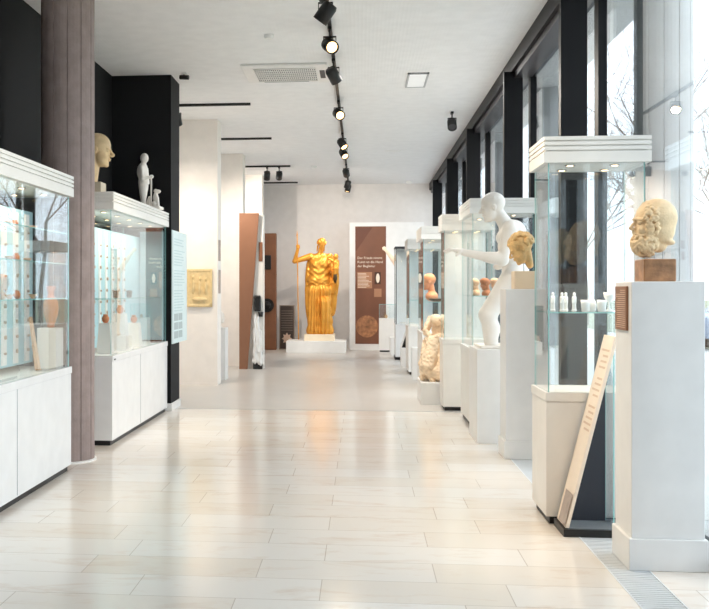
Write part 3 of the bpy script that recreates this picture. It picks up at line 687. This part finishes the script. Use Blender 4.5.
# ============================================================ BOARDS, STANDS, SIGNS
# info stand in front of the big case: black tray, slanted cream board, black side wedge
t = thing('slanted_info_stand', 'slanted cream text board on a black tray leaning beside the front case', 'info stand', (1.22, 6.2, 0))
bm = bmesh.new(); bx(bm, 0, .60, 0, .31, 0, .045); bm2 = bm
obj('tray', bm, BLACKM, t); obj('tray_top', box(.03, .58, .012, .30, .045, .05), GREYT, t)
bm = bmesh.new(); prism(bm, [(.015,.05),(.035,.05),(.325,1.21),(.305,1.213)], .02, .29); bd = obj('board', bm, CREAM, t)
bm = bmesh.new()
for i in range(15):
    if i in (4, 9): continue
    f0 = .92-.03*i; L = rr.uniform(.12,.19)
    X = .0135+.29*f0; Z = .05+1.16*f0
    prism(bm, [(X,Z),(X-.001,Z),(X+.002,Z+.012),(X+.003,Z+.012)], .055, .055+L)
obj('lettering', bm, mat('tan_lettering', (222,196,172), .6), bd)
bm = bmesh.new(); prism(bm, [(.012,.06),(.011,.06),(.058,.25),(.060,.25)], .03, .22); obj('photo_print', bm, mat('grey_brown_print', (176,160,150), .6, var=.25, vscale=9), bd)
bm = bmesh.new(); prism(bm, [(.05,.05),(.30,.05),(.30,1.12)], .24, .27); obj('side_wedge', bm, mat('dark_navy_board', (38,42,52), .5), t, label='near-black triangular support')
pane('glass_edge_plate', t, .302, .31, .05, .27, .05, 1.1)
# wedge stand on the far low block
t = thing('wedge_stand', 'small black wedge stand on the low white block, window side', 'info stand', (.78, 19.45, .37))
bm = bmesh.new(); prism(bm, [(0,0),(.15,0),(.15,.45)], .0, .03); obj('side_wedge', bm, BLACKM, t)
bm = bmesh.new(); prism(bm, [(-.01,0),(0,0),(.15,.45),(.14,.453)], .0, .4); obj('board', bm, WHITE, t)
# dark-framed glass case, far right
t = thing('framed_display_case', 'dark-edged glass case without a crown near the far white display wall', 'display case', (.72, 21.35, 0))
obj('toe_kick', box(0, .6, 0, .85, 0, .06), BLACKM, t); obj('base', box(.01, .59, .01, .84, .06, .75), WHITE, t)
bm = bmesh.new()
for px in (.01,.57):
    for py in (.01,.82): bx(bm, px, px+.02, py, py+.02, .75, 2.37)
bx(bm, 0, .6, 0, .85, 2.37, 2.40); obj('frame', bm, DARKG, t)
for a in ((.03,.57,.014,.022),(.03,.57,.828,.836)): pane('glass_pane', t, *a, .75, 2.37)
for a in ((.014,.022,.03,.82),(.578,.586,.03,.82)): pane('glass_pane', t, *a, .75, 2.37)
obj('back_panel', box(.06, .54, .78, .80, .76, 2.36), WHITE, t)
# small showcase by poster
t = thing('low_showcase', 'small white showcase with a glass hood in front of the brown poster', 'display case', (.43, 23.98, 0))
obj('toe_kick', box(.02, .39, .02, .38, 0, .04), BLACKM, t); obj('base', box(0, .41, 0, .40, .04, .80), WHITE, t)
for a in ((0,.41,0,.008),(0,.41,.392,.4),(0,.008,.008,.392),(.402,.41,.008,.392)): pane('glass_pane', t, *a, .80, 1.13)
pane('glass_lid', t, 0, .41, 0, .4, 1.13, 1.138)
o = obj('small_jar', pot('small_jar'), TERRA2, smooth=True, loc=(.6, 24.15, .80)); tag(o, 'pale jar under the glass hood of the small white showcase', 'pottery')

# poster wall
def AY(px, py, Y):
    a = (px-261)/1000; b = (289-py)/1000; s_, c_ = math.sin(YAW), math.cos(YAW)
    r = (c_*a-s_, s_*a+c_, b); k_ = Y/r[1]; return r[0]*k_, 1.5+r[2]*k_
x0, z1 = AY(349.5, 222.5, 24.7); x1, _ = AY(424, 222, 24.7)
struct('wall_display', box(x0, x1, 24.7, 24.9, 0, z1), mat('display_wall_white', (240,240,240), .5))
px0, pz1 = AY(355.3, 226.5, 24.69); px1, pz0 = AY(386, 344, 24.69)
t = thing('poster', 'tall brown exhibition poster with pale heading on the far white wall', 'poster', (px0, 24.70, pz0)); W = px1-px0; Hh = pz1-pz0
obj('sheet', box(0, W, -.012, 0, 0, Hh), POSTER, t)
bm = bmesh.new(); prism(bm, [(.01,Hh-.02),(.42,Hh-.02),(.01,Hh-.62)], -.0135, -.012); obj('dark_print', bm, mat('dark_brown_print', (104,56,36), .5), t)
for i, s_ in enumerate(('Der Friede nimmt', 'Kunst an die Hand', 'der Begleiter')):
    text_mesh('heading', s_, .083, CREAM, t, (.05, -.0135, Hh-.80-.10*i), (math.pi/2,0,0))
obj('text_block', box(.05, .41, -.0135, -.012, Hh-1.52, Hh-1.12), POSTERL, t)
bm = bmesh.new()
for i in range(11): bx(bm, .06, .06+rr.uniform(.2,.34), -.0145, -.0135, Hh-1.16-.034*i, Hh-1.15-.034*i)
obj('small_lettering', bm, CREAM, t)
bm = bmesh.new(); bx(bm, .47, .62, -.0135, -.012, Hh-1.42, Hh-1.12); obj('photo_ground', bm, mat('dark_photo', (70,40,26), .5), t)
bm = bmesh.new(); bmesh.ops.create_circle(bm, cap_ends=True, radius=.045, segments=14); bmesh.ops.scale(bm, vec=(1,2.6,1), verts=bm.verts[:]); bmesh.ops.rotate(bm, matrix=Matrix.Rotation(math.pi/2, 3, 'X'), verts=bm.verts[:]); bmesh.ops.translate(bm, vec=(.55,-.0145,Hh-1.27), verts=bm.verts[:])
obj('photo_figure', bm, CREAM, t)
obj('caption_block', box(.46, .64, -.0135, -.012, Hh-1.73, Hh-1.53), POSTERL, t)
bm = bmesh.new(); lathe(bm, [(.27,0),(.27,.003),(0,.003)], n=36); bmesh.ops.rotate(bm, matrix=Matrix.Rotation(math.pi/2, 3, 'X'), verts=bm.verts[:]); bmesh.ops.translate(bm, vec=(.285,-.012,.43), verts=bm.verts[:])
obj('coin_print', bm, mat('coin_print', (164,112,76), .5, var=.45, vscale=11), t, label='round ancient coin printed low on the poster')

# teal text panel on the black partition
t = thing('hanging_banner', 'pale teal text panel fixed to the side of the black partition', 'sign', (-2.328, 12.17, .82))
obj('sheet', box(0, .012, 0, 1.03, 0, 1.41), TEALL, t)
bm = bmesh.new()
for i in range(26):
    if i in (3,10,17): continue
    bx(bm, .012, .0135, .12, .12+rr.uniform(.5,.75), 1.30-i*.036, 1.313-i*.036)
obj('lettering', bm, mat('teal_lettering', (192,214,217), .6), t)
bm = bmesh.new()
for i in range(3):
    for j in range(2): bx(bm, .012, .0135, .12+.30*j, .38+.30*j, .06+.11*i, .15+.11*i)
obj('photo_print', bm, mat('soft_grey_print', (168,182,184), .5), t)

# relief on first partition
RX0, RZ1 = AY(187, 269, 15.36); RX1, RZ0 = AY(212, 307, 15.36)
def relief():
    bm = bmesh.new(); nx, nz = 44, 64; W, Hh = RX1-RX0, RZ1-RZ0; vs = {}
    for i in range(nx+1):
        for j in range(nz+1):
            u, v = i/nx, j/nz; x, z = u*W, v*Hh; d = .012
            e = min(u, 1-u, v, 1-v)
            if e > .07:
                d = .0+.008*noise.noise(Vector((x*14, z*14, 0)))
                for cx_, cz_, rx_, rz_ in ((.25,.55,.06,.2),(.25,.78,.035,.05),(.5,.5,.07,.2),(.52,.74,.035,.05),(.75,.5,.06,.18),(.76,.72,.035,.05),(.5,.2,.3,.06)):
                    q = ((u-cx_)/rx_)**2+((v-cz_)/rz_)**2
                    if q < 1: d += .045*math.sqrt(1-q)
            if (u > .85 and v < .12*(u-.85)/.15): d = -.02
            vs[i,j] = bm.verts.new((x, -.035-d, z))
    for i in range(nx):
        for j in range(nz): bm.faces.new((vs[i,j], vs[i+1,j], vs[i+1,j+1], vs[i,j+1]))
    bx(bm, 0, W, -.02, 0, 0, Hh)
    for k_ in range(2): pass
    ed = [vs[i,0] for i in range(nx+1)]+[vs[nx,j] for j in range(1,nz+1)]+[vs[i,nz] for i in range(nx-1,-1,-1)]+[vs[0,j] for j in range(nz-1,0,-1)]
    bk = [bm.verts.new((v.co.x, -.01, v.co.z)) for v in ed]; n = len(ed)
    for i in range(n): bm.faces.new((ed[i], bk[i], bk[(i+1)%n], ed[(i+1)%n]))
    bmesh.ops.recalc_face_normals(bm, faces=bm.faces[:]); return bm
tag(obj('carved_relief', relief(), STONEY, smooth=True, loc=(RX0, 15.40, RZ0)), 'yellow carved stone relief hung on the first cream partition', 'relief')
for z0_, z1_, lb in ((1.94,2.27,'upper slim brown plate on the edge of the first partition'), (1.43,1.80,'lower slim brown plate on the edge of the first partition')):
    tag(obj('text_plate', bevel(box(-2.22, -2.212, 15.5, 15.7, z0_, z1_), .002, 1), mat('taupe_plate', (170,150,140), .5)), lb, 'sign', 'plates on the partition edge')
# small white head on the pedestal behind the partition
c = Clay(); c.at((0,0,.17), (0,0,0), .2); head(c); c.at((0,0,0)); c.ell((-.03,0,.015), (.07,.1,.02))
sculpt('small_white_head', c, .008, .01, PLASTER, 'small white head just visible behind the first cream partition', 'sculpture', loc=(-2.33, 16.45, .862))

# brown slanted pillar with pale panel, listening device and white drape
t = thing('slanted_pillar', 'tall brown tapering stele with a pale inner face beside the partitions', 'exhibit stele', (-2.27, 18.6, 0))
bm = bmesh.new(); prism(bm, [(0,0),(.155,0),(.37,2.92),(0,2.92)], 0, .06); obj('brown_face', bm, BROWN, t)
bm = bmesh.new(); bx(bm, .05, .44, .10, .40, 0, 2.9); obj('pale_core', bm, CREAMW, t)
obj('text_plate', bevel(box(.36, .43, .085, .098, 2.02, 2.38), .002, 1), BROWN2, t)
hb = obj('device_holder', bevel(box(.28, .40, .0, .098, 1.08, 1.38), .02, 2), BLACKM, t); bm = bmesh.new(); tube(bm, (.40,.05,1.07), (.40,.05,.98), .05, .035, n=14); obj('handset', bm, BLACKM, t, True)
obj('foot_block', box(.26, .43, .0, .09, 0, .32), BLACKM, t)
c = Clay()
for i, (a, b) in enumerate((((.0,0,1.0),(.02,0,.55)),((.05,0,.95),(.06,.0,.35)),((.02,0,.6),(.0,0,.15)),((.09,0,.7),(.10,0,.12)))): c.cap(a, b, .03, .05)
def wrk(P, F): x, y, z = P; return F-.008*np.sin(x*120+2*np.sin(z*9))-.004*np.sin(z*30+x*50)
cl = sculpt('white_drape', c, .009, .02, WHITE, 'crumpled white cloth hanging on the brown tapering stele', 'cloth', loc=(-1.97, 18.60-.01, .0), mod=wrk)
# second brown pillar
t = thing('display_pillar', 'slim walnut-brown pillar with a black screen standing at the far wall', 'exhibit stele', (-2.42, 24.5, 0))
obj('panel', bevel(box(0, .34, 0, .25, 0, 2.87), .004, 1), BROWN2, t); obj('screen', bevel(box(.03, .22, -.03, 0, 1.98, 2.33), .006, 1), BLACKM, t)
bm = bmesh.new(); tube(bm, (.13,-.12,1.1), (.13,0,1.1), .17, .15, n=24); obj('round_device', bm, BLACKM, t); 
bm = bmesh.new(); tube(bm, (.13,-.17,1.1), (.13,-.12,1.1), .08, .1, n=20); obj('headphone', bm, RUBBER, t, True)
# leaning framed picture
t = thing('leaning_banner', 'dark framed picture with a pale star-shaped image leaning at the far wall', 'picture', (-2.02, 24.75, 0)); t.rotation_euler = (-.06, 0, 0)
obj('board', box(0, .38, 0, .02, 0, 1.1), mat('dark_brown_board', (62,50,44), .5), t)
bm = bmesh.new()
for a in ((0,.38,0,.02),(0,.38,1.08,1.1),(0,.02,.02,1.08),(.36,.38,.02,1.08)): bx(bm, a[0], a[1], -.006, 0, a[2], a[3])
obj('frame', bm, mat('taupe_frame', (150,134,120), .5), t)
bm = bmesh.new()
for i in range(9): bx(bm, .05, .33, -.004, 0, .95-i*.06, .965-i*.06)
obj('lettering', bm, mat('grey_lettering', (120,106,96), .5), t)
bm = bmesh.new()
for k_ in range(8):
    a = k_*math.pi/4; p = Vector((.19,-.004,.27)); q = p+Vector((math.cos(a)*.13,0,math.sin(a)*.15)); n_ = Vector((-math.sin(a),0,math.cos(a)))*.04; md = (p+q)/2
    vs = [bm.verts.new(v) for v in (p, md+n_, q, md-n_)]; bm.faces.new(vs)
obj('star_print', bm, mat('pale_flower_print', (226,196,176), .5), t)

# ============================================================ CEILING FITTINGS
def GP(px, py, z):
    a = (px-261)/1000; b = (289-py)/1000; s_, c_ = math.sin(YAW), math.cos(YAW); r = (c_*a-s_, s_*a+c_, b); k_ = (z-1.5)/r[2]; return r[0]*k_, r[1]*k_
TX = -.31
tag(obj('lighting_track', box(TX-.018, TX+.018, 5.5, 24.6, CZ-.035, CZ), BLACKM), 'long black lighting track running along the middle of the ceiling', 'lighting track')
def spotlight(x, y, dst, label, energy=SPOT_W, lit=True, zc=CZ-.035, color=(1,.85,.67), ang=62, group='black track spotlights'):
    t = thing('track_spotlight', label, 'spotlight', (x, y, zc), 0, group)
    obj('adapter', bevel(box(-.02, .02, -.06, .06, -.03, 0), .004, 1), BLACKM, t)
    bm = bmesh.new(); tube(bm, (0,0,-.03), (0,0,-.09), .01, n=8); bx(bm, -.065, .065, -.012, .012, -.10, -.088); bx(bm, -.065, -.058, -.012, .012, -.19, -.09); bx(bm, .058, .065, -.012, .012, -.19, -.09); obj('bracket', bm, BLACKM, t)
    d = (Vector(dst)-Vector((x, y, zc-.18))).normalized(); rot = d.to_track_quat('-Z', 'Y').to_euler()
    bm = bmesh.new(); lathe(bm, [(.0,.075),(.045,.072),(.055,.05),(.055,-.07),(.050,-.07),(.045,-.055),(0,-.055)], n=22)
    h = obj('lamp_head', bm, BLACKM, t, True); h.location = (0,0,-.18); h.rotation_euler = rot; h.scale = (1.25,)*3
    bm = bmesh.new(); lathe(bm, [(.043,-.058),(.043,-.0555),(0,-.0555)], n=20); obj('lens', bm, LAMP if lit else DARKG, h)
    if lit:
        ld = bpy.data.lights.new('spot_beam', 'SPOT'); ld.energy = energy; ld.color = color; ld.spot_size = math.radians(ang); ld.spot_blend = .8; ld.shadow_soft_size = .04
        lo = bpy.data.objects.new('spot_beam', ld); C.objects.link(lo); lo.parent = t; p = Vector((0,0,-.18))+d*.08; lo.location = p; lo.rotation_euler = rot
    return t
ys = [GP(328, 11, CZ-.2)[1], GP(330, 44, CZ-.2)[1], GP(333, 74, CZ-.2)[1], GP(338, 113, CZ-.2)[1], GP(341, 143, CZ-.2)[1], GP(343, 153, CZ-.2)[1], GP(345, 172, CZ-.2)[1], GP(346, 184, CZ-.2)[1], 24.2]
tg = [(-2.4,9.6,1.2), (1.45,5.6,1.6), (1.3,13.2,1.2), (1.5,9.2,1.6), (1.3,15.2,1.2), (1.2,15.5,1.0), (.3,25,1.5), (-.97,23.8,2.0), (-.7,24.0,2.2)]
nm = ['nearest black spotlight at the top of the ceiling track', 'second spotlight on the track, glowing, above the ventilation grille', 'third spotlight on the track, level with the ventilation grille', 'fourth spotlight on the track with a bright lens',
      'fifth spotlight on the track, upper of a close pair', 'sixth spotlight on the track, lower of a close pair', 'seventh spotlight on the track, dark', 'eighth spotlight on the track, second to last', 'farthest small spotlight on the ceiling track']
for i, (y, d, l) in enumerate(zip(ys, tg, nm)):
    spotlight(TX, y, d, l, energy=SPOT_W*(1, 1.2, 1, 1, .8, .8, 1.5, 1.0, .5)[i], ang=(60, 60, 60, 60, 44, 44, 100, 34, 40)[i], color=(1,.90,.78) if i == 6 else (1,.85,.67))
for y, d, l, e in ((8.1, (1.35,9.1,1.1), 'unseen spotlight added on the track just ahead of the nearest visible one', 115), (7.2, (1.3,6.9,.8), 'unseen spotlight added on the track above the front glass case', 115),
                   (6.3, (1.6,5.7,1.3), 'unseen spotlight added on the track level with the front pedestal', 105), (5.8, (-2.4,7.2,1.2), 'unseen spotlight added on the track nearest the viewer, turned to the left case', 60), (5.1, (1.4,6.6,.5), 'unseen spotlight added on the track nearest the viewer, turned to the front glass case', 85)):
    spotlight(TX, y, d, l, energy=e, ang=66)  # unseen lamps added on the track beyond the view to brighten the foreground
# side tracks
for i, (xa, xb, yy, lb) in enumerate(((-2.6,-1.56,14.1,'nearest short black ceiling track, beside the black partition'), (-2.6,-1.55,17.35,'second short black ceiling track, past the first cream partition'), (-2.55,-1.50,21.3,'third short black ceiling track, carrying two spotlights'), (-2.5,-1.55,24.6,'farthest short black ceiling track'))):
    tag(obj('lighting_track', box(xa-.4, xb, yy-.018, yy+.018, CZ-.035, CZ), BLACKM), lb, 'lighting track', 'short side tracks')
spotlight(-2.62, 14.1, (-2.45,15.4,2.0), 'spotlight on the nearest short track, behind the black partition', energy=85, ang=56, color=(1,.78,.50))
spotlight(-2.9, 14.1, (-2.2,15.6,.4), 'unseen floodlight added on the nearest short track, behind the black partition', energy=75, ang=110, color=(1,.90,.78))  # flood lamp added out of sight to brighten the first cream partition
spotlight(-2.7, 17.35, (-1.6,20.0,0.3), 'unseen fill spotlight added on the second short track, behind the first partition', energy=190, ang=110, color=(1,.90,.78))  # added hidden fill lamp, lifts the far part of the hall
spotlight(-2.75, 21.3, (-1.0,24.9,1.2), 'unseen fill spotlight added at the hidden end of the third short track, behind a partition', energy=170, ang=110, color=(1,.90,.78))  # another added fill lamp kept out of view, brightens the far wall
spotlight(-2.0, 21.3, (-2.3,22.9,1.6), 'left of two spotlights on the third short track', lit=False)
spotlight(-1.74, 21.3, (-2.3,24.4,1.6), 'right of two spotlights on the third short track', energy=40)
x, y = GP(452, 112, CZ)
spotlight(x, y, (1.3,12.2,1.0), 'single black ceiling spotlight by the window header', zc=CZ, lit=False)
# ventilation cassette
vx0, vy0 = GP(249, 81, CZ); vx1, _ = GP(330, 81, CZ); _, vy1 = GP(289, 63, CZ)
t = thing('air_conditioner', 'square white ceiling ventilation cassette with a slotted grille', 'air conditioner', (vx0, min(vy0,vy1), CZ)); W = vx1-vx0; D = abs(vy1-vy0)
obj('panel', bevel(box(0, W, 0, D, -.03, 0), .012, 2), WHITE, t)
gx0, gx1, gy0, gy1 = W*.14, W*.86, D*.16, D*.86
obj('grille_back', box(gx0, gx1, gy0, gy1, -.033, -.03), DARKG, t)
bm = bmesh.new(); n_ = 30
for i in range(n_+1): x = gx0+(gx1-gx0)*i/n_; bx(bm, x-.006, x+.006, gy0, gy1, -.042, -.033)
for j in range(7): y = gy0+(gy1-gy0)*j/6; bx(bm, gx0, gx1, y-.007, y+.007, -.044, -.033)
obj('grille', bm, WHITE, t)
bm = bmesh.new(); bx(bm, W*.9, W*.96, D*.3, D*.75, -.034, -.03); obj('receiver', bm, DARKG, t)
bm = bmesh.new(); bx(bm, W*.2, W*.75, D*.9, D*.95, -.034, -.03); obj('air_slot', bm, GREYP, t)
# small round and square fittings
def disc(name, px, py, r, h, label, cat, m=WHITE, dome=False):
    x, y = GP(px, py, CZ); bm = bmesh.new()
    lathe(bm, [(r,0),(r,-h*.4),(r*.75,-h),(0,-h)], n=26); bmesh.ops.recalc_face_normals(bm, faces=bm.faces[:])
    return tag(obj(name, bm, m, smooth=False, loc=(x, y, CZ)), label, cat)
t = disc('smoke_detector', 269, 35, .055, .04, 'small white smoke detector above the ventilation cassette', 'smoke detector')
disc('ceiling_speaker', 393, 151, .16, .012, 'flat round white ceiling disc right of the spotlights', 'ceiling speaker')
disc('smoke_detector', 314, 166, .06, .05, 'small far smoke detector left of the ceiling track', 'smoke detector')
disc('smoke_detector', 409, 181, .08, .06, 'tiny farthest ceiling sensor above the display wall', 'smoke detector')
x0_, y0_ = GP(405, 86, CZ); x1_, _ = GP(425, 86, CZ); _, y1_ = GP(415, 73, CZ)
t = thing('ceiling_panel_light', 'small square white panel light in the ceiling right of the track', 'ceiling light', (x0_, y0_, CZ)); W = x1_-x0_; D = y1_-y0_
bm = bmesh.new()
for a in ((0,W,0,.025),(0,W,D-.025,D),(0,.025,.025,D-.025),(W-.025,W,.025,D-.025)): bx(bm, a[0], a[1], a[2], a[3], -.02, 0)
obj('frame', bm, mat('light_grey_frame', (186,186,188), .4), t); obj('diffuser', box(.025, W-.025, .025, D-.025, -.014, -.004), PANELL, t)
ld = bpy.data.lights.new('panel_beam', 'AREA'); ld.size = .25; ld.energy = 60; ld.color = (1,.97,.92); lo = bpy.data.objects.new('panel_beam', ld); C.objects.link(lo); lo.parent = t; lo.location = (W/2, D/2, -.03)
x, y = GP(184, 73, CZ)
t = thing('security_camera', 'small dark security camera on the ceiling beside the black partition', 'camera', (x, y, CZ))
bm = bmesh.new(); lathe(bm, [(.03,0),(.03,-.02),(0,-.02)], n=16); obj('mount', bm, WHITE, t)
bm = bmesh.new(); tube(bm, (-.05,0,-.05), (.06,-.02,-.06), .028, n=14); tube(bm, (0,0,-.02), (0,0,-.05), .01, n=8); obj('housing', bm, BLACKM, t)
